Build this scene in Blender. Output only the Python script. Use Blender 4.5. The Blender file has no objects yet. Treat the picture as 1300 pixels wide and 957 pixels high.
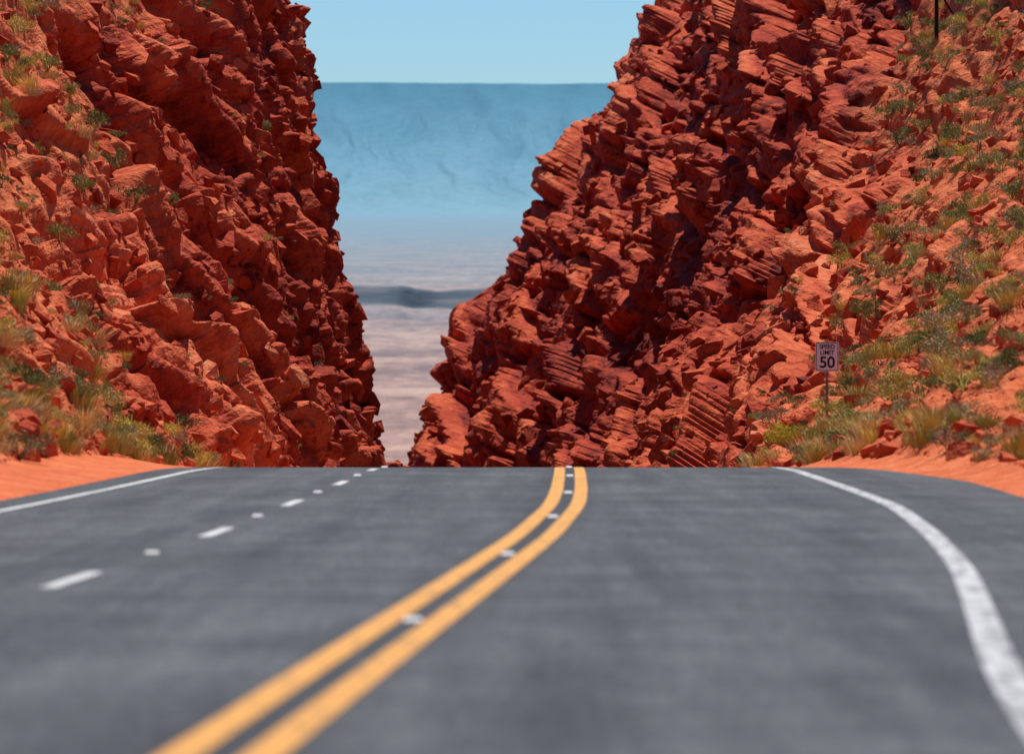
import bpy, bmesh, math
import numpy as np
rng=np.random.default_rng(11)
scene=bpy.context.scene
CAMZ=1.6
# ------------------------------------------------------------------ helpers
def new_obj(name,me,mats=(),parent=None):
    o=bpy.data.objects.new(name,me)
    scene.collection.objects.link(o)
    for m in mats: me.materials.append(m)
    if parent: o.parent=parent
    return o
def raw_mesh(name,verts,faces,mats=(),smooth=False,attrs=None,parent=None,matidx=None):
    verts=np.asarray(verts,dtype=np.float32); faces=np.asarray(faces,dtype=np.int32)
    n=faces.shape[1]
    me=bpy.data.meshes.new(name)
    me.vertices.add(len(verts)); me.vertices.foreach_set('co',verts.ravel())
    me.loops.add(faces.size); me.loops.foreach_set('vertex_index',faces.ravel())
    me.polygons.add(len(faces))
    me.polygons.foreach_set('loop_start',np.arange(0,faces.size,n,dtype=np.int32))
    me.polygons.foreach_set('loop_total',np.full(len(faces),n,dtype=np.int32))
    me.polygons.foreach_set('use_smooth',np.full(len(faces),smooth))
    if attrs:
        for k,v in attrs.items():
            v=np.asarray(v,dtype=np.float32)
            if v.ndim==1:
                a=me.attributes.new(k,'FLOAT','POINT'); a.data.foreach_set('value',v)
            else:
                a=me.attributes.new(k,'FLOAT_COLOR','POINT'); a.data.foreach_set('color',v.ravel())
    me.update(calc_edges=True); me.validate()
    return new_obj(name,me,mats,parent)
def grid_faces(nu,nv,flip=False):
    i,j=np.meshgrid(np.arange(nu-1),np.arange(nv-1),indexing='ij')
    a=(i*nv+j).ravel(); b=a+nv; c=b+1; d=a+1
    f=np.stack([a,b,c,d],1)
    return f[:,::-1] if flip else f
def sstep(a,b,x):
    t=np.clip((x-a)/(b-a),0,1); return t*t*(3-2*t)
def curve(xs,ys,w=9):
    X=np.arange(-60,520,1.0); Y=np.interp(X,xs,ys)
    k=np.hanning(2*w+1)[1:-1]; k/=k.sum()
    P=np.pad(Y,(len(k)//2,len(k)//2),mode='reflect',reflect_type='odd')
    Y=np.convolve(P,k,mode='valid')
    return lambda d: np.interp(d,X,Y)
T=rng.random((8,65536))
def hsh(i,j,k,seed):
    return T[k][((i*73856093)^(j*19349663)^(seed*83492791))&65535]
def cells(U,V,seed):
    iu=np.floor(U).astype(np.int64); iv=np.floor(V).astype(np.int64)
    best=np.full(U.shape,1e9); bi=np.zeros_like(iu); bj=np.zeros_like(iu); bx=np.zeros_like(U); by=np.zeros_like(U)
    sec=np.full(U.shape,1e9)
    for a in (-1,0,1):
        for b in (-1,0,1):
            ci=iu+a; cj=iv+b
            px=U-(ci+.15+.7*hsh(ci,cj,0,seed)); py=V-(cj+.15+.7*hsh(ci,cj,1,seed))
            dd=px*px+py*py
            m=dd<best
            sec=np.where(m,best,np.minimum(sec,dd))
            best=np.where(m,dd,best); bi=np.where(m,ci,bi); bj=np.where(m,cj,bj)
            bx=np.where(m,px,bx); by=np.where(m,py,by)
    r=hsh(bi,bj,2,seed); tx=hsh(bi,bj,3,seed)-.5; ty=hsh(bi,bj,4,seed)-.5
    return r, bx*tx+by*ty, np.sqrt(sec)-np.sqrt(best)
def vnoise(U,V,seed):
    iu=np.floor(U).astype(np.int64); iv=np.floor(V).astype(np.int64)
    fu=U-iu; fv=V-iv; fu=fu*fu*(3-2*fu); fv=fv*fv*(3-2*fv)
    a=hsh(iu,iv,5,seed); b=hsh(iu+1,iv,5,seed); c=hsh(iu,iv+1,5,seed); d=hsh(iu+1,iv+1,5,seed)
    return (a*(1-fu)+b*fu)*(1-fv)+(c*(1-fu)+d*fu)*fv
def fbm(U,V,seed,o=4):
    s=0;a=.5
    for k in range(o):
        s=s+a*vnoise(U*2**k,V*2**k,seed+k*7); a*=.5
    return s/(1-.5**o)
def blur(A,axis,n=1):
    for _ in range(n):
        B=np.pad(A,[(1,1) if a==axis else (0,0) for a in range(2)],mode='edge')
        A=(.25*B[:-2]+.5*B[1:-1]+.25*B[2:]) if axis==0 else (.25*B[:,:-2]+.5*B[:,1:-1]+.25*B[:,2:])
    return A
# ------------------------------------------------------------------ materials
class NT:
    def __init__(s,name):
        s.m=bpy.data.materials.new(name); s.m.use_nodes=True; s.t=s.m.node_tree; s.N=s.t.nodes; s.L=s.t.links
        s.b=s.N['Principled BSDF']; s.b.inputs['Roughness'].default_value=.9
        s.b.inputs['Specular IOR Level'].default_value=.15
    def n(s,ty,**kw):
        x=s.N.new(ty)
        for k,v in kw.items(): setattr(x,k,v)
        return x
    def l(s,a,b): s.L.new(a,b)
    def pos(s): return s.n('ShaderNodeNewGeometry').outputs['Position']
    def mapp(s,src,sc,rot=(0,0,0)):
        m=s.n('ShaderNodeMapping'); m.inputs['Scale'].default_value=sc; m.inputs['Rotation'].default_value=rot
        s.l(src,m.inputs['Vector']); return m.outputs[0]
    def noise(s,v,scale,detail=5,rough=.6):
        x=s.n('ShaderNodeTexNoise'); x.inputs['Scale'].default_value=scale; x.inputs['Detail'].default_value=detail
        x.inputs['Roughness'].default_value=rough; s.l(v,x.inputs['Vector']); return x.outputs['Fac']
    def ramp(s,f,stops):
        x=s.n('ShaderNodeValToRGB'); e=x.color_ramp.elements
        while len(e)<len(stops): e.new(.5)
        for k,(p,c) in enumerate(stops):
            e[k].position=p; e[k].color=(*c,1) if len(c)==3 else c
        s.l(f,x.inputs[0]); return x.outputs[0]
    def mr(s,f,a,b,c=0,d=1):
        x=s.n('ShaderNodeMapRange'); 
        for k,v in zip((1,2,3,4),(a,b,c,d)): x.inputs[k].default_value=v
        s.l(f,x.inputs[0]); return x.outputs[0]
    def mix(s,f,a,b,mode='MIX'):
        x=s.n('ShaderNodeMix',data_type='RGBA',blend_type=mode)
        if isinstance(f,(int,float)): x.inputs[0].default_value=f
        else: s.l(f,x.inputs[0])
        for v,i in ((a,6),(b,7)):
            if isinstance(v,tuple): x.inputs[i].default_value=(*v,1)
            else: s.l(v,x.inputs[i])
        return x.outputs[2]
    def math(s,op,a,b=0.):
        x=s.n('ShaderNodeMath',operation=op)
        for v,i in ((a,0),(b,1)):
            if isinstance(v,(int,float)): x.inputs[i].default_value=v
            else: s.l(v,x.inputs[i])
        return x.outputs[0]
    def attr(s,name,out='Fac'):
        x=s.n('ShaderNodeAttribute',attribute_name=name); return x.outputs[out]
    def bump(s,h,st,dist):
        x=s.n('ShaderNodeBump'); x.inputs['Strength'].default_value=st; x.inputs['Distance'].default_value=dist
        s.l(h,x.inputs['Height']); s.l(x.outputs[0],s.b.inputs['Normal'])
    def col(s,c):
        if isinstance(c,tuple): s.b.inputs['Base Color'].default_value=(*c,1)
        else: s.l(c,s.b.inputs['Base Color'])

def rock_material():
    t=NT('red_sandstone'); p=t.pos()
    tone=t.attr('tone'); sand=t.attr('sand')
    n2=t.noise(p,1.5,4,.7)
    n3=t.noise(t.mapp(p,(6,5,9),(.3,.5,0)),1,2,.7)
    v=t.n('ShaderNodeTexVoronoi'); v.inputs['Scale'].default_value=1.; t.l(t.mapp(p,(2.2,1.4,2.4),(.35,.5,.2)),v.inputs['Vector'])
    sc_=t.n('ShaderNodeSeparateColor'); t.l(v.outputs['Color'],sc_.inputs[0]); cr=sc_.outputs[0]
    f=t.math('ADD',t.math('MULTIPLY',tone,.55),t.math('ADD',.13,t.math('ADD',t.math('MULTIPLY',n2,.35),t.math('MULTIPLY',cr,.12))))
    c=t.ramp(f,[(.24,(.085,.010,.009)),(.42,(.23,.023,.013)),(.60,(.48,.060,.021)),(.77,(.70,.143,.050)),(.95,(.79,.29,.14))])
    c=t.mix(t.mr(n3,.35,.65,.0,.30),c,(.16,.019,.013))
    sc=t.ramp(t.math('ADD',t.math('MULTIPLY',n2,.6),t.math('MULTIPLY',n3,.4)),[(.3,(.40,.068,.023)),(.5,(.64,.150,.048)),(.7,(.79,.29,.12))])
    c=t.mix(sand,c,sc)
    t.col(c)
    h=t.math('ADD',t.math('ADD',n2,t.math('MULTIPLY',n3,.30)),t.math('MULTIPLY',t.math('ADD',cr,v.outputs['Distance']),t.math('SUBTRACT',.55,t.math('MULTIPLY',sand,.4))))
    t.bump(h,.9,.25)
    return t.m
M_rock=rock_material()

def asphalt():
    t=NT('asphalt'); p=t.pos(); lat=t.attr('lat')
    st=t.noise(t.mapp(p,(1.6,.06,1)),1.5,5,.65)
    n=t.noise(p,.5,4,.7); g=t.noise(p,16,2,.8)
    f=t.math('ADD',t.math('MULTIPLY',st,.5),t.math('MULTIPLY',n,.5))
    c=t.ramp(f,[(.37,(.030,.035,.040)),(.50,(.056,.064,.070)),(.63,(.11,.12,.126))])
    w=t.math('SINE',t.math('MULTIPLY',lat,2*math.pi/1.8))
    c=t.mix(t.mr(w,-1,1,0,.20),c,(.14,.150,.155))
    c=t.mix(t.mr(g,.48,.70,0,.8),c,(.018,.021,.024))
    c=t.mix(t.mr(g,.27,.43,.7,0),c,(.26,.26,.26))
    tar=t.mr(t.math('ABSOLUTE',lat),.12,.50,.6,0)
    c=t.mix(tar,c,(.032,.034,.037))
    t.col(c); t.b.inputs['Roughness'].default_value=.8; t.b.inputs['Specular IOR Level'].default_value=.2
    t.bump(g,.6,.012); return t.m
M_asph=asphalt()
def paint(name,c,wear=.5,sc=6.):
    t=NT(name); p=t.pos(); n=t.noise(p,sc,5,.75); n2=t.noise(t.mapp(p,(3,.4,1)),3,4,.7)
    f=t.math('ADD',t.math('MULTIPLY',n,.5),t.math('MULTIPLY',n2,.5))
    cc=t.mix(t.mr(n2,.3,.7),c,tuple(x*.8 for x in c))
    t.col(t.mix(t.mr(f,wear-.02,wear+.09,0,.8),cc,(.10,.10,.10))); t.b.inputs['Roughness'].default_value=.7
    return t.m
M_white=paint('white_road_paint',(.70,.71,.70),.54)
M_whiteworn=paint('worn_white_road_paint',(.60,.61,.61),.49,4)
M_yellow=paint('yellow_road_paint',(.74,.36,.085),.56)
def simple(name,c,rough=.6,met=0.,nz=.15,scale=20):
    t=NT(name); p=t.pos(); n=t.noise(p,scale,3)
    t.col(t.mix(t.mr(n,.3,.7,0,1),c,tuple(x*(1-nz) for x in c))); t.b.inputs['Roughness'].default_value=rough; t.b.inputs['Metallic'].default_value=met
    return t.m
M_signw=simple('sign_white',(.82,.80,.80),.6,0,.08,6)
M_signk=simple('sign_black',(.03,.015,.02),.5)
M_steel=simple('galvanised_steel',(.25,.2,.18),.5,.6)
M_wood=simple('weathered_wood',(.03,.02,.02),.9)
M_ins=simple('porcelain',(.5,.5,.5),.4)
M_refl=simple('marker_white',(.85,.83,.80),.3,0,.05)
def plantmat(name):
    t=NT(name); c=t.attr('col','Color'); t.col(c); t.b.inputs['Roughness'].default_value=.8
    return t.m
M_plant=plantmat('dry_foliage')

# ------------------------------------------------------------------ road layout
Yc=curve([-60,0,25,38,49,61,70,83,95,130,200,230,250,300,350,400,440,520],
         [-6,-2.25,-1.0,-.32,.24,.68,.85,1.02,1.14,1.25,.8,.4,-.3,-4.6,-10.6,-18.0,-24.4,-35],6)
_X=np.arange(-60,521,.25)
_s=np.interp(_X,[-60,82,108,520],[-.0407,-.0407,-.082,-.082])
_Z=np.concatenate([[0],np.cumsum(_s[:-1]*.25)]); _Z-=np.interp(0,_X,_Z)
Rz=lambda d: np.interp(d,_X,_Z)
Le=curve([-60,60,100,130,200,250,300,520],[-7.6,-7.6,-7.5,-7.2,-6.5,-6.5,-6.8,-6.8])
Re=curve([-60,60,76,92,110,200,300,520],[5.4,6.3,6.5,5.3,4.9,4.7,4.6,4.6],5)

def strip(name,d0,d1,fa,fb,z,mat,step=1.,ncol=2,parent=None):
    D=np.arange(d0,d1+step*.5,step); t=np.linspace(0,1,ncol)
    A=fa(D) if callable(fa) else np.full(D.shape,fa); B=fb(D) if callable(fb) else np.full(D.shape,fb)
    off=A[:,None]*(1-t)+B[:,None]*t
    x=off+Yc(D)[:,None]; y=np.repeat(D[:,None],ncol,1); zz=np.repeat((Rz(D)+z)[:,None],ncol,1)
    V=np.stack([x,y,zz],-1).reshape(-1,3)
    return raw_mesh(name,V,grid_faces(len(D),ncol,True),[mat],True,{'lat':off.ravel()},parent)
road=strip('road',-30,440,Le,Re,0,M_asph,.5,40)
def mk(n,d0,d1,a,b,mat,z=.006,step=1.): return strip(n,d0,d1,a,b,z,mat,step,2,road)
mk('centre_line_a',-30,440,-.275,-.085,M_yellow); mk('centre_line_b',-30,440,.085,.275,M_yellow)
rl=curve([-60,0,25,40,60,90,110,520],[3.3,3.45,3.62,4.05,4.25,4.0,3.95,3.9],6)
mk('edge_line_right',-30,440,lambda d:rl(d)-.1,lambda d:rl(d)+.11,M_whiteworn)
ll=curve([-60,60,95,130,200,520],[-6.85,-6.9,-6.7,-6.4,-5.8,-5.8])
mk('edge_line_left',-30,440,lambda d:ll(d)-.07,lambda d:ll(d)+.07,M_white)
dl=curve([-60,30,50,62,520],[-3.1,-3.1,-3.4,-3.6,-3.5])
k=0
for c in np.arange(38.2-12.1*4,430,12.05):
    mk('lane_dash_%d'%k,c-1.5,c+1.5,lambda d:dl(d)-.07,lambda d:dl(d)+.07,M_white,step=.5); k+=1
def rpm(x,y,i):
    bm=bmesh.new(); bmesh.ops.create_cube(bm,size=1)
    for v in bm.verts:
        top=v.co.z>0; v.co.x*=.13*(.8 if top else 1); v.co.y*=.13*(.35 if top else 1); v.co.z=.020 if top else .0
    bmesh.ops.bevel(bm,geom=list(bm.edges),offset=.004,segments=1,affect='EDGES')
    me=bpy.data.meshes.new('marker'); bm.to_mesh(me); bm.free()
    o=new_obj('pavement_marker_%d'%i,me,[M_refl],road); o.location=(x,y,float(Rz(y))+.007)
i=0
for c in np.arange(19.4,120,12.05):
    rpm(float(Yc(c)),c,i); i+=1; rpm(float(Yc(c)+dl(c)),c+.3,i); i+=1

# ------------------------------------------------------------------ rock cut, both sides
def side(s):
    dn=np.concatenate([np.linspace(-40,56,40),np.exp(np.linspace(np.log(58),np.log(445),1560))]); nu=len(dn)
    if s<0:
        base=curve([-60,60,80,100,130,160,200,230,250,280,300,350,400,440,520],[-10.5,-8.4,-8.4,-8.3,-8.1,-7.4,-6.1,-6.25,-6.95,-9.5,-12,-18.5,-26,-32,-43],5)(dn)
        r=np.interp(dn,[60,100,130,160,200,230,250,300,440],[1.5,1.1,.78,.50,.28,.205,.21,.25,.3])
        edge=Yc(dn)+Le(dn); base=np.minimum(base,edge-.15)
    else:
        base=curve([-60,60,75,90,100,130,160,200,250,300,350,400,440,520],[6,8.0,8.2,7.4,6.9,6.6,6.5,6.0,3.9,-.1,-5.8,-12.7,-14,-15],5)(dn)
        r=np.interp(dn,[60,75,100,130,160,200,250,300,350,400,440],[2.2,1.8,1.4,1.02,.76,.56,.46,.455,.515,.58,.58])
        edge=Yc(dn)+Re(dn); base=np.maximum(base,edge+.2)
    H=np.maximum(.135*dn,7.)*(1-.96*sstep(404,442,dn))
    ns,nf,npz=10,430,10
    ts=np.linspace(0,1,ns,endpoint=False); k=np.linspace(0,1,nf); q=np.linspace(0,1,npz+1)[1:]
    D=np.repeat(dn[:,None],ns+nf+npz,1)
    off=np.concatenate([ (edge-s*.3)[:,None]+((base-edge)+s*.3)[:,None]*ts,
        base[:,None]+s*(r*H)[:,None]*k[None,:]**1.06,
        (base+s*r*H)[:,None]+s*(70*q)[None,:]],1)
    zf=(H[:,None]*k)
    zp=H[:,None]+(3*np.minimum(q,.4)/.4)[None,:]-(H[:,None]+6)*sstep(.45,1,q)[None,:]
    z=np.concatenate([np.repeat((-.07+.08*np.minimum(ts/.25,1)+.25*ts**2)[None,:],nu,0), .25+zf, .25+zp],1)
    z=z+Rz(dn)[:,None]
    hh=np.concatenate([np.zeros((nu,ns)),zf,np.repeat(H[:,None],npz,1)],1)
    hr=hh/H[:,None]
    R=np.repeat(r[:,None],ns+nf+npz,1)
    U=D; V=hh*np.sqrt(1+R*R)
    warp=fbm(U/9,V/5,3+s,3)-.5
    if s<0: thr=108+88*np.clip(hr,0,1)
    else:   thr=122+112*np.clip(hr,0,1)
    sand=1-sstep(-9,9,D-thr+ (fbm(U/7,V/3.5,31,4)-.5)*(70 if s<0 else 50))
    face=np.zeros_like(D); face[:,ns:ns+nf]=1; face[:,ns+nf:]=.4
    face*=np.clip(hh/1.0,.0,1)
    sh=.55 if s<0 else -.45
    Vb=V+sh*U*.35+warp*2.0
    Ub=U+warp*5+V*(.5 if s<0 else -.9)
    disp=0; tone=0
    sd=2 if s<0 else 40
    if s<0: octs=((22,11,1.5,2.2,0),(8.5,6.2,1.25,2.4,1),(4.2,3.1,.85,2.5,2),(2.4,1.5,.42,2.5,3),(1.5,.75,.21,2.4,4))
    else:   octs=((24,9.5,1.6,2.4,0),(10,4.6,1.3,2.6,1),(4.8,2.4,.85,2.6,2),(2.6,1.2,.38,2.4,3),(1.7,.65,.20,2.4,4))
    for (cu,cv,a,tt,sd2) in octs:
        rr,tl,e=cells(Ub/cu,Vb/cv,sd+sd2)
        if s<0 and sd2==0: a=a*(1-.55*sstep(200,235,D))
        dv=a*((rr-.5)*1.0+tt*tl*.9)
        if sd2<4: dv=dv-a*(.58 if sd2<3 else .3)*(1-sstep(0,.06+.02*sd2,e))
        disp=disp+dv
        if sd2==0: tone=tone+rr*.25
        if sd2==1: tone=tone+rr*.3-.17*(1-sstep(0,.09,e))  # crevice shadow painted into tone along cell edges, here and next octave
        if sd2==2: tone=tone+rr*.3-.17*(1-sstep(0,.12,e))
        if sd2==3: tone=tone+rr*.15
    tone=tone+(fbm(U/9,V/7,66,2)-.5)*.4
    disp=blur(disp,0,8 if s<0 else 16)
    disp=disp+(fbm(U/1.6,V/.7,55,4)-.5)*.32
    disp=blur(disp,0,2); disp=.6*disp+.4*blur(disp,1,1)
    face_shade=(.20,150,185,.6,1.0) if s<0 else (.14,165,215,.6,1.)
    tone=tone-face_shade[0]*sstep(face_shade[1],face_shade[2],D)*(1-sstep(face_shade[3],face_shade[4],hr))  # shade of the inner cut faces painted into tone, fading out near the top
    grow=np.clip(.50+D/420,.6,1.25)
    rd=disp*grow
    sdp=(fbm(U/5,V/3,77,5)-.5)*1.2+disp*.26
    dd=(rd*(1-sand)+sdp*sand)*face
    nrm=np.sqrt(1+R*R)
    x=off+(-s)*dd/nrm; zz=z+dd*R/nrm; y=D-dd*.25*(1-sand)
    sand=np.maximum(sand*.9,1-sstep(.0,.9,hh+ (fbm(U/2,V/2,5)-.5)*.8))
    Vt=np.stack([x,y,zz],-1)
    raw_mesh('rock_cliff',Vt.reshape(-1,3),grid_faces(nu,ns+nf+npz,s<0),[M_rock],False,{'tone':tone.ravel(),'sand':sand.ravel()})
    return dict(P=Vt,sand=sand,hh=hh,H=H,ns=ns,nf=nf,D=D,r=r,tone=tone,s=s)
WL=side(-1); WR=side(1)

# ------------------------------------------------------------------ loose blocks
def hulls(n):
    out=[]
    for _ in range(n):
        bm=bmesh.new(); fl=rng.uniform(.28,.6)
        for a in (-1,1):
            for b in (-1,1):
                for c in (-1,1):
                    p=np.array([a,b,c])*(1-rng.random(3)*np.array([.65,.65,.5]))
                    bm.verts.new(p*np.array([1,.75,fl]))
        for _k in range(5):
            p=rng.uniform(-1,1,3); p/=np.max(np.abs(p)); bm.verts.new(p*np.array([.95,.7,fl*.95]))
        bmesh.ops.convex_hull(bm,input=bm.verts)
        bmesh.ops.delete(bm,geom=[v for v in bm.verts if not v.link_faces],context='VERTS')
        bmesh.ops.triangulate(bm,faces=bm.faces); bm.verts.index_update(); bmesh.ops.recalc_face_normals(bm,faces=bm.faces)
        out.append((np.array([v.co[:] for v in bm.verts]),np.array([[v.index for v in f.verts] for f in bm.faces])))
        bm.free()
    return out
PR=hulls(20)
def rotm(a,b,c):
    ca,sa,cb,sb,cc,sc=np.cos(a),np.sin(a),np.cos(b),np.sin(b),np.cos(c),np.sin(c)
    Rz_=np.zeros((len(a),3,3)); Rz_[:,0,0]=cc;Rz_[:,0,1]=-sc;Rz_[:,1,0]=sc;Rz_[:,1,1]=cc;Rz_[:,2,2]=1
    Ry_=np.zeros_like(Rz_); Ry_[:,0,0]=cb;Ry_[:,0,2]=sb;Ry_[:,2,0]=-sb;Ry_[:,2,2]=cb;Ry_[:,1,1]=1
    Rx_=np.zeros_like(Rz_); Rx_[:,1,1]=ca;Rx_[:,1,2]=-sa;Rx_[:,2,1]=sa;Rx_[:,2,2]=ca;Rx_[:,0,0]=1
    return Rz_@Ry_@Rx_
def scatter(protos,P,S,RM,extra,name,mats,smooth=False):
    VV=[];FF=[];EX={k:[] for k in extra}; base=0
    idx=rng.integers(0,len(protos),len(P))
    for k,(v,f) in enumerate(protos):
        m=np.where(idx==k)[0]
        if len(m)==0: continue
        W=np.einsum('nij,kj->nki',RM[m],v)*S[m][:,None,None]+P[m][:,None,:]
        VV.append(W.reshape(-1,3)); FF.append((f[None]+(np.arange(len(m))*len(v))[:,None,None]+base).reshape(-1,f.shape[1]))
        for e,a in extra.items():
            EX[e].append(np.repeat(a[m],len(v),0))
        base+=len(m)*len(v)
    return raw_mesh(name,np.concatenate(VV),np.concatenate(FF),mats,smooth,{e:np.concatenate(a) for e,a in EX.items()})
def pick(W,n,cond,kmin=0,kmax=.95):
    i=rng.integers(40,W['P'].shape[0],n*6); j=rng.integers(W['ns'],W['ns']+int(W['nf']*kmax),n*6)
    m=cond(W['sand'][i,j],W['D'][i,j],W['hh'][i,j]); i=i[m][:n]; j=j[m][:n]
    return i,j
PP=[];SS=[];TT=[];SA=[];AA=[]
for W in (WL,WR):
    i,j=pick(W,3400,lambda s,d,h:(s<.5)&(d<435)&(rng.random(len(s))<.9))
    p=W['P'][i,j].copy(); S=(.14+.46*rng.random(len(i))**3)*np.sqrt(W['D'][i,j]/170)
    PP.append(p);SS.append(S);TT.append(np.clip(W['tone'][i,j]+rng.normal(0,.10,len(i)),0,1));SA.append(np.zeros(len(i)))
    AA.append(np.full(len(i),.55 if W['s']<0 else -.5))
    i,j=pick(W,8000,lambda s,d,h:(s>=.4)&(rng.random(len(s))<.9))
    p=W['P'][i,j].copy(); S=(.04+.34*rng.random(len(i))**5)
    PP.append(p);SS.append(S);TT.append(.30+.5*rng.random(len(i)));SA.append(rng.random(len(i))*.3)
    AA.append(np.zeros(len(i)))
PP=np.concatenate(PP);SS=np.concatenate(SS);AA=np.concatenate(AA);n=len(PP)
scatter(PR,PP,SS,rotm(rng.normal(0,.35,n),rng.normal(0,.35,n)+AA,rng.normal(0,1.,n)),{'tone':np.concatenate(TT),'sand':np.concatenate(SA)},'fallen_rocks',[M_rock])

# ------------------------------------------------------------------ plants
def grass_proto(nb,h,spread):
    v=[];f=[]
    for b in range(nb):
        a=rng.uniform(0,6.28); r0=rng.uniform(0,.3)*spread; le=h*rng.uniform(.45,1.1); out=rng.uniform(.05,.95)*spread
        p0=np.array([r0*np.cos(a),r0*np.sin(a),-.05]); d=np.array([np.cos(a),np.sin(a),0])
        p1=p0+d*out*.4*le+np.array([0,0,le*.6]); p2=p0+d*out*le+np.array([0,0,le])
        w=np.array([-np.sin(a+rng.normal(0,.8)),np.cos(a),0])*.008
        k=len(v); v+= [p0-w,p0+w,p1-w,p1+w,p2]; f+=[[k,k+1,k+3],[k,k+3,k+2],[k+2,k+3,k+4]]
    return np.array(v),np.array(f)
def shrub_proto(nl,w=.5,h=.5,leaf=.038):
    v=[];f=[]
    lobes=[(rng.uniform(-.6,.6)*w,rng.uniform(-.6,.6)*w,rng.uniform(.25,.7)*h,rng.uniform(.25,.5)*w) for _ in range(8)]
    for b in range(nl):
        L=lobes[rng.integers(0,8)]; d=rng.normal(0,1,3); d/=np.linalg.norm(d); d[2]=abs(d[2])*.9-.25
        c=np.array([L[0],L[1],L[2]])+d*L[3]*rng.uniform(.45,1.12)
        c[2]=max(c[2],.02)
        u=rng.normal(0,1,3)+np.array([0,0,1.]);u/=np.linalg.norm(u); t=np.cross(u,rng.normal(0,1,3)); t/=np.linalg.norm(t)
        l=leaf*rng.uniform(.6,1.7)
        k=len(v); v+=[c-u*l,c+t*l*.4,c+u*l]; f+=[[k,k+1,k+2]]
    for b in range(18):
        a=rng.uniform(0,6.28); e=np.array([np.cos(a)*w*.7,np.sin(a)*w*.7,h*rng.uniform(.5,1.15)]); wv=np.array([-np.sin(a),np.cos(a),0])*.01
        k=len(v); v+=[-wv,wv,e]; f+=[[k,k+1,k+2]]
    return np.array(v),np.array(f)
GP=[grass_proto(190,.42,1.) for _ in range(6)]
SP=[shrub_proto(560) for _ in range(7)]
def colmix(pal,n,j=.12):
    pal=np.array(pal); c=pal[rng.integers(0,len(pal),n)]; c=c*(1+rng.normal(0,j,(n,1))); return np.concatenate([np.clip(c,0,1),np.ones((n,1))],1)
def upright(n): return rotm(rng.normal(0,.1,n),rng.normal(0,.1,n),rng.uniform(0,6.28,n))
gp=[];gs=[];sp=[];ss_=[]
for W,ng,nsb in ((WL,300,800),(WR,460,1800)):
    W['clump']=fbm(W['D']/4,W['hh']/2.2,123,3)
    def dens(s,d,h): return (s>.35)&(d<245)&(rng.random(len(s))<np.clip((d-60)/90,.10,1))
    i,j=pick(W,ng*2,dens); m=W['clump'][i,j]>.54; i=i[m];j=j[m]; gp.append(W['P'][i,j]); gs.append(rng.uniform(.4,1.2,len(i))**1.3)
    i,j=pick(W,nsb,dens); m=W['clump'][i,j]+rng.normal(0,.14,len(i))>.45; i=i[m];j=j[m]; sp.append(W['P'][i,j]); ss_.append((.35+.95*rng.random(len(i))**2)*np.sqrt(np.clip(W['D'][i,j]/130,.8,1.6)))
    i,j=pick(W,110,lambda s,d,h:(h<.9)&(d>64)&(d<130),0,.14); m=W['clump'][i,j]>.43; i=i[m];j=j[m]; gp.append(W['P'][i,j]); gs.append(rng.uniform(.4,1.3,len(i)))
    i,j=pick(W,50,lambda s,d,h:(h<1.6)&(d>72)&(d<140),0,.14); sp.append(W['P'][i,j]); ss_.append(rng.uniform(.4,1.3,len(i)))
    i,j=pick(W,100,lambda s,d,h:(s<.3)&(d<200)); sp.append(W['P'][i,j]); ss_.append(rng.uniform(.35,.8,len(i)))
i,j=pick(WR,80,lambda s,d,h:(s>.4)&(d>84)&(d<135)&(h>1)&(h<6)); sp.append(WR['P'][i,j]); ss_.append(rng.uniform(.6,1.6,len(i)))
gp=np.concatenate(gp);gs=np.concatenate(gs);sp=np.concatenate(sp);ss_=np.concatenate(ss_)
scatter(GP,gp,gs,upright(len(gp)),{'col':colmix([(.62,.46,.14),(.56,.44,.11),(.36,.34,.10),(.62,.44,.20)],len(gp))},'dry_grass',[M_plant])
scatter(SP,sp,ss_,upright(len(sp)),{'col':colmix([(.42,.35,.14),(.32,.34,.11),(.14,.19,.06),(.38,.29,.17),(.33,.34,.17),(.56,.48,.12),(.20,.26,.08)],len(sp))},'sagebrush',[M_plant])
def near(W,x,y):
    P=W['P'][:,W['ns']:W['ns']+W['nf']]; q=(P[...,0]-x)**2+(P[...,1]-y)**2; return P[np.unravel_index(np.argmin(q),q.shape)]
BIG=shrub_proto(1800,.6,.75,.035)
def bush(name,W,x,y,S,ca,cb):
    p=near(W,x,y)[None]-np.array([[0,0,.05]])
    scatter([BIG],p,np.array([S]),upright(1),{'col':colmix([ca,cb],1)},name,[M_plant])
bush('rabbitbrush',WR,7.25,127,1.1,(.64,.54,.07),(.64,.54,.07))
bush('desert_shrub',WR,9.4,90,.95,(.18,.22,.07),(.18,.21,.07))
bush('desert_shrub',WR,10.6,142,1.2,(.30,.32,.10),(.30,.31,.10))
bush('desert_shrub',WR,8.7,100,.9,(.26,.26,.08),(.26,.26,.08))
bush('desert_shrub',WR,15.5,172,1.0,(.08,.10,.045),(.08,.10,.04))
bush('desert_shrub',WL,-8.9,96,.9,(.26,.26,.08),(.26,.24,.08))

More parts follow.
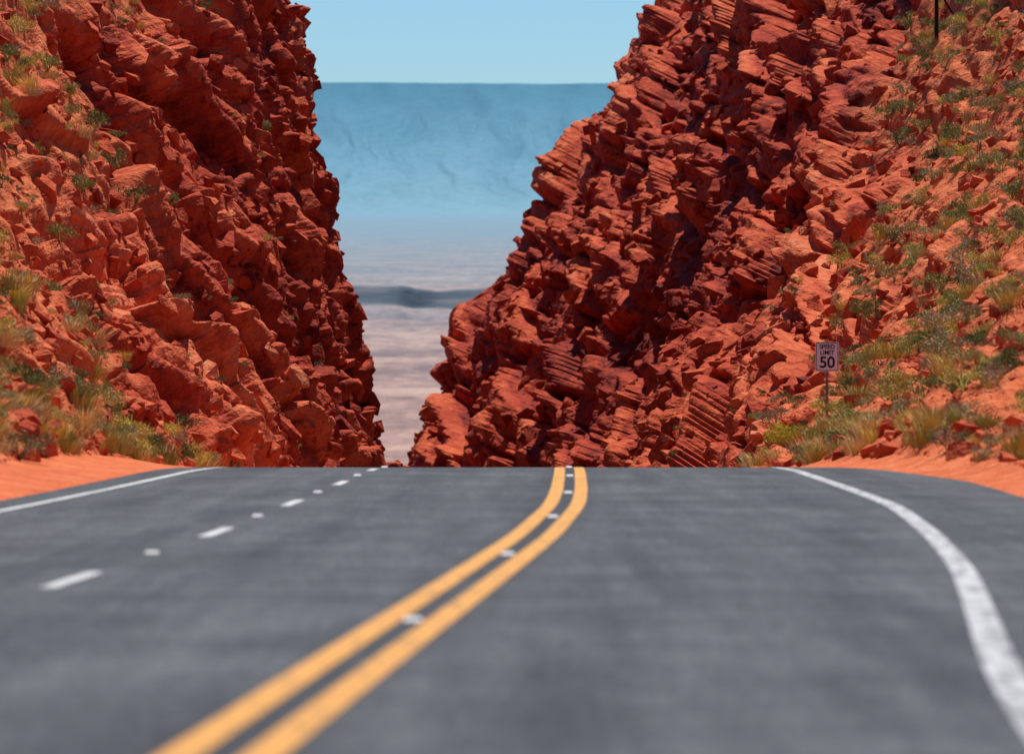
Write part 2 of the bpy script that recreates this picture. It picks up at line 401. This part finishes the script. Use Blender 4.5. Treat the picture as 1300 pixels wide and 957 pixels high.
# ------------------------------------------------------------------ speed limit sign
def box(name,sx,sy,sz,loc,mat,parent,bev=.0):
    bm=bmesh.new(); bmesh.ops.create_cube(bm,size=1)
    for v in bm.verts: v.co.x*=sx; v.co.y*=sy; v.co.z*=sz
    if bev: bmesh.ops.bevel(bm,geom=list(bm.edges),offset=bev,segments=2,affect='EDGES')
    me=bpy.data.meshes.new(name); bm.to_mesh(me); bm.free()
    o=new_obj(name,me,[mat],parent); o.location=loc; return o
def rrect(name,w,h,rad,depth,loc,mat,parent,inner=None):
    def pts(w,h,rad):
        o=[]
        for cx,cz,a0 in ((w/2-rad,h/2-rad,0),(-w/2+rad,h/2-rad,90),(-w/2+rad,-h/2+rad,180),(w/2-rad,-h/2+rad,270)):
            for k in range(6):
                a=math.radians(a0+k*18); o.append((cx+rad*math.cos(a),cz+rad*math.sin(a)))
        return o
    bm=bmesh.new(); A=[bm.verts.new((x,0,z)) for x,z in pts(w,h,rad)]
    if inner:
        B=[bm.verts.new((x,0,z)) for x,z in pts(w-2*inner,h-2*inner,max(rad-inner,.005))]
        n=len(A); fs=[bm.faces.new((A[i],B[i],B[(i+1)%n],A[(i+1)%n])) for i in range(n)]
    else: fs=[bm.faces.new(A)]
    ex=bmesh.ops.extrude_face_region(bm,geom=fs)
    for v in ex['geom']:
        if isinstance(v,bmesh.types.BMVert): v.co.y+=depth
    bmesh.ops.recalc_face_normals(bm,faces=bm.faces)
    me=bpy.data.meshes.new(name); bm.to_mesh(me); bm.free()
    o=new_obj(name,me,[mat],parent); o.location=loc; return o
sx,sy=8.34,125.
g=near(WR,sx,sy); top=CAMZ-4.05; gz=float(g[2])-.3
sign=bpy.data.objects.new('speed_limit_sign',None); scene.collection.objects.link(sign); sign.location=(sx,sy,0)
pz=top-.38
rrect('panel',.62,.78,.04,.006,(0,0,pz),M_signw,sign)
rrect('border',.585,.745,.035,.003,(0,-.0035,pz),M_signk,sign,.016)
post=box('post',.07,.05,top-gz,(0,.035,(top+gz)/2),M_steel,sign,.006)
for zz in (.25,-.25):
    box('bolt_%s'%('a' if zz>0 else 'b'),.02,.012,.02,(0,-.006,pz+zz*1.15),M_steel,sign)
def text(name,s,size,z,sxx=1.):
    cu=bpy.data.curves.new(name,'FONT'); cu.body=s; cu.size=size; cu.align_x='CENTER'; cu.align_y='CENTER'; cu.extrude=.001; cu.offset=size*.018
    cu.materials.append(M_signk); o=bpy.data.objects.new(name,cu); scene.collection.objects.link(o); o.parent=sign
    o.rotation_euler=(math.radians(90),0,0); o.location=(0,-.006,pz+z); o.scale=(sxx,1,1)
text('speed_text','SPEED',.165,.255,.92); text('limit_text','LIMIT',.165,.10,.95); text('fifty_text','50',.42,-.165,1.0)

# ------------------------------------------------------------------ utility pole
def cyl(name,p0,p1,r0,r1,mat,parent,seg=10):
    p0=np.array(p0,float);p1=np.array(p1,float);d=p1-p0;L=np.linalg.norm(d);d/=L
    a=np.cross(d,[0,1,0.01]);a/=np.linalg.norm(a);b=np.cross(d,a)
    th=np.arange(seg)*2*math.pi/seg
    ring=np.cos(th)[:,None]*a+np.sin(th)[:,None]*b
    V=np.concatenate([p0+ring*r0,p1+ring*r1]); bm=bmesh.new(); vs=[bm.verts.new(v) for v in V]
    for k in range(seg): bm.faces.new((vs[k],vs[(k+1)%seg],vs[seg+(k+1)%seg],vs[seg+k]))
    bm.faces.new(vs[:seg]); bm.faces.new(vs[seg:]); bmesh.ops.recalc_face_normals(bm,faces=bm.faces)
    me=bpy.data.meshes.new(name); bm.to_mesh(me); bm.free(); return new_obj(name,me,[mat],parent)
pole=bpy.data.objects.new('utility_pole',None); scene.collection.objects.link(pole)
ux,uy=17.3,193.; g=near(WR,ux,uy); pole.location=(ux,uy,float(g[2])-.2)
cyl('pole',(0,0,-.6),(0,0,9.5),.085,.07,M_wood,pole)
cyl('crossarm',(-1.2,0,8.9),(1.2,0,8.9),.05,.05,M_wood,pole,8)
cyl('brace',(.0,0,2.4),(1.15,-.5,.4),.045,.045,M_wood,pole,8)
for k,xx in enumerate((-1.05,0,1.05)): cyl('insulator_%d'%k,(xx,0,8.95),(xx,0,9.2) if xx else (xx,0,9.7),.05,.03,M_ins,pole,8)

# ------------------------------------------------------------------ ground to the horizon
def far_material():
    t=NT('desert_ground'); p=t.pos(); sx_=t.n('ShaderNodeSeparateXYZ'); t.l(p,sx_.inputs[0]); y=sx_.outputs[1]
    a=t.noise(t.mapp(p,(.006,.0045,.0)),1.,7,.75); b=t.noise(t.mapp(p,(.05,.012,.0)),1.,4,.7)
    base=t.ramp(t.math('ADD',t.math('MULTIPLY',a,.65),t.math('MULTIPLY',b,.35)),[(.40,(.10,.05,.04)),(.5,(.36,.20,.14)),(.59,(.60,.39,.27))])
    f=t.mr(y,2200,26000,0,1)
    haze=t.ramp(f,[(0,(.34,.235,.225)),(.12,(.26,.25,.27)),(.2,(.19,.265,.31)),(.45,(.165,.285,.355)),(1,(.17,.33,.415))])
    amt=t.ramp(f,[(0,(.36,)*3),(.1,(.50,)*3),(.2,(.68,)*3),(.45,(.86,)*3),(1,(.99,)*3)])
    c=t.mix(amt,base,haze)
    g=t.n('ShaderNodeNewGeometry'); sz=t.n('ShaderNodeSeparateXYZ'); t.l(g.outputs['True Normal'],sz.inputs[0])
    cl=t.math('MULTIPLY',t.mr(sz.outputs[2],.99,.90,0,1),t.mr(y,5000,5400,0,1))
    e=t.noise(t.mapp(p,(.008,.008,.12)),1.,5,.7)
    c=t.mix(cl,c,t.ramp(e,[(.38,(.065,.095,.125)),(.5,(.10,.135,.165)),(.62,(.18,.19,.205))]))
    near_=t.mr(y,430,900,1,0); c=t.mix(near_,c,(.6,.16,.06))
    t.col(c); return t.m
yr=np.unique(np.concatenate([np.linspace(-60,440,60),np.exp(np.linspace(np.log(440),np.log(4900),240)),np.linspace(4900,8600,620),np.exp(np.linspace(np.log(8600),np.log(26500),120))]))
xr=np.concatenate([-np.exp(np.linspace(np.log(16000),np.log(1300),30)),np.linspace(-1250,700,420),np.exp(np.linspace(np.log(750),np.log(16000),30))])
Yg,Xg=np.meshgrid(yr,xr,indexing='ij')
zflat=np.interp(Yg,[1600,5600,6400,26500],[-150,-149,-130,-120])
zg=np.where(Yg<440,Rz(np.clip(Yg,-60,519))-.7,0); z440=float(Rz(440))-.7
zg=np.where(Yg>=440,np.interp(Yg,[440,700,1600],[z440,z440-42,-150]),zg)
zg=np.where(Yg>=1600,zflat,zg)
bm_=fbm(Xg/500,Yg/900,9,5)
zg=zg+np.where(Yg>700,(bm_-.5)*7*sstep(700,2200,Yg),0)
zg=zg+np.where(Yg>2000,(fbm(Xg/160,Yg/90,19,4)-.5)*8*sstep(2000,3000,Yg)*(1-sstep(7000,9000,Yg)),0)
zg=zg+(fbm(Xg/90,Yg/400,23,4)-.5)*9*sstep(4700,5200,Yg)*(1-sstep(5700,5900,Yg))
yn=5550+(fbm(Xg/260,Xg*0+3.3,51,4)-.5)*300
yf=6300+(fbm(Xg/200,Xg*0+8.3,61,3)-.5)*700+np.clip((Xg+330)*.35,-200,200)
fine=(fbm(Xg/110,Xg*0+1.3,67,3)-.5)*160
terr=.30*sstep(-560,-330,Yg-yf+fine*2)+.25*sstep(-330,-180,Yg-yf+fine*1.4)+.45*sstep(-60,0,Yg-yf+fine)
tr=sstep(0,30,Yg-yn)*(1-terr)
zg=zg-tr*52
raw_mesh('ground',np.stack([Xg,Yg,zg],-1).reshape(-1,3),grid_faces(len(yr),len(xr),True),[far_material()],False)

# ------------------------------------------------------------------ distant mesa
def mesa_mat():
    t=NT('hazy_mesa'); p=t.pos(); sp_=t.n('ShaderNodeSeparateXYZ'); t.l(p,sp_.inputs[0]); z=sp_.outputs[2]
    nz=t.noise(t.mapp(p,(.0026,.0006,.0055)),1,7,.7); gl=t.attr('gully_shade')
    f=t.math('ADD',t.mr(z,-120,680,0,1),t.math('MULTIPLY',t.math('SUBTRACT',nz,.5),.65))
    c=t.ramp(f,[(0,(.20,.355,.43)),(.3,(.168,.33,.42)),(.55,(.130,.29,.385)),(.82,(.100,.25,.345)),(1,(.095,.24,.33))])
    c=t.mix(t.math('MULTIPLY',gl,.18),c,(.035,.13,.20))  # gully shading painted as darker colour, since the relief hardly shades
    fine=t.noise(t.mapp(p,(.02,.01,.05)),1,3,.7)
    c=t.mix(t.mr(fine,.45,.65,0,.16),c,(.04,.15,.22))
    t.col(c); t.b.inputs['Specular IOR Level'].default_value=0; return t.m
ym=np.linspace(22500,30500,300); xm=np.concatenate([np.linspace(-15000,-2300,60),np.linspace(-2250,1400,520),np.linspace(1450,15000,60)])
Ym,Xm=np.meshgrid(ym,xm,indexing='ij')
g1=fbm(Xm/900,Ym/3500,91,4)
wx=Xm+(fbm(Xm/500,Ym/900,97,4)-.5)*420
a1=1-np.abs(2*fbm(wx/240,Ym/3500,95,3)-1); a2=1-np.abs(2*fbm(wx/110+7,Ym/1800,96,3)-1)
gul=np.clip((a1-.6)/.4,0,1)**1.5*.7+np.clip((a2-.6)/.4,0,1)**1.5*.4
yy=Ym-(g1-.5)*2200
msk=sstep(24300,25800,yy)*(1-sstep(27600,28600,yy))
q=np.clip((yy-23800)/(29000-23800),0,1)
zm=-128+775*q**1.7
zm=np.where(yy<23800,-140,zm)
zm=zm-gul*20*msk
rim=CAMZ+ .0225*29000+(Xm+500)*.016*(np.abs(Xm)<3000)+(fbm(Xm/500,Xm*0,99,5)-.5)*42
zm=np.minimum(zm,rim-np.maximum(0,Ym-29000)*.004)
raw_mesh('distant_mesa',np.stack([Xm,Ym,zm],-1).reshape(-1,3),grid_faces(len(ym),len(xm),True),[mesa_mat()],True,{'gully_shade':(gul*msk*(.2+1.3*(fbm(Xm/300,Ym/800,44,3)))).ravel()})

# ------------------------------------------------------------------ light, sky, camera
S=np.array([.12,.42,.88]); S/=np.linalg.norm(S)
el=math.asin(S[2]); az=math.atan2(S[0],S[1])
w=bpy.data.worlds.new('World'); scene.world=w; w.use_nodes=True; nt=w.node_tree
bg=nt.nodes['Background']; sky=nt.nodes.new('ShaderNodeTexSky'); sky.sky_type='NISHITA'; sky.sun_disc=False
sky.sun_elevation=el; sky.sun_rotation=az; sky.altitude=1800; sky.air_density=1.; sky.dust_density=.3; sky.ozone_density=2.
mx=nt.nodes.new('ShaderNodeMix'); mx.data_type='RGBA'; mx.blend_type='MULTIPLY'; mx.inputs[0].default_value=1; mx.inputs[7].default_value=(.68,1.0,1.32,1)
nt.links.new(sky.outputs[0],mx.inputs[6]); nt.links.new(mx.outputs[2],bg.inputs[0]); bg.inputs[1].default_value=.076
sl=bpy.data.lights.new('sun','SUN'); sl.energy=5.0; sl.angle=math.radians(.5); sl.color=(1,.95,.88)
so=bpy.data.objects.new('sun',sl); scene.collection.objects.link(so)
from mathutils import Vector
so.rotation_euler=Vector(S).to_track_quat('Z','Y').to_euler(); so.location=(20,-20,60)
cam=bpy.data.cameras.new('camera'); cam.lens=166.15; cam.sensor_width=36; cam.clip_start=.5; cam.clip_end=80000
co=bpy.data.objects.new('camera',cam); scene.collection.objects.link(co)
co.location=(0,0,CAMZ); co.rotation_euler=(math.radians(90-2.276),0,0)
cam.dof.use_dof=True; cam.dof.focus_distance=160; cam.dof.aperture_fstop=1.8
scene.camera=co
scene.view_settings.view_transform='Standard'; scene.view_settings.look='None'; scene.view_settings.exposure=0
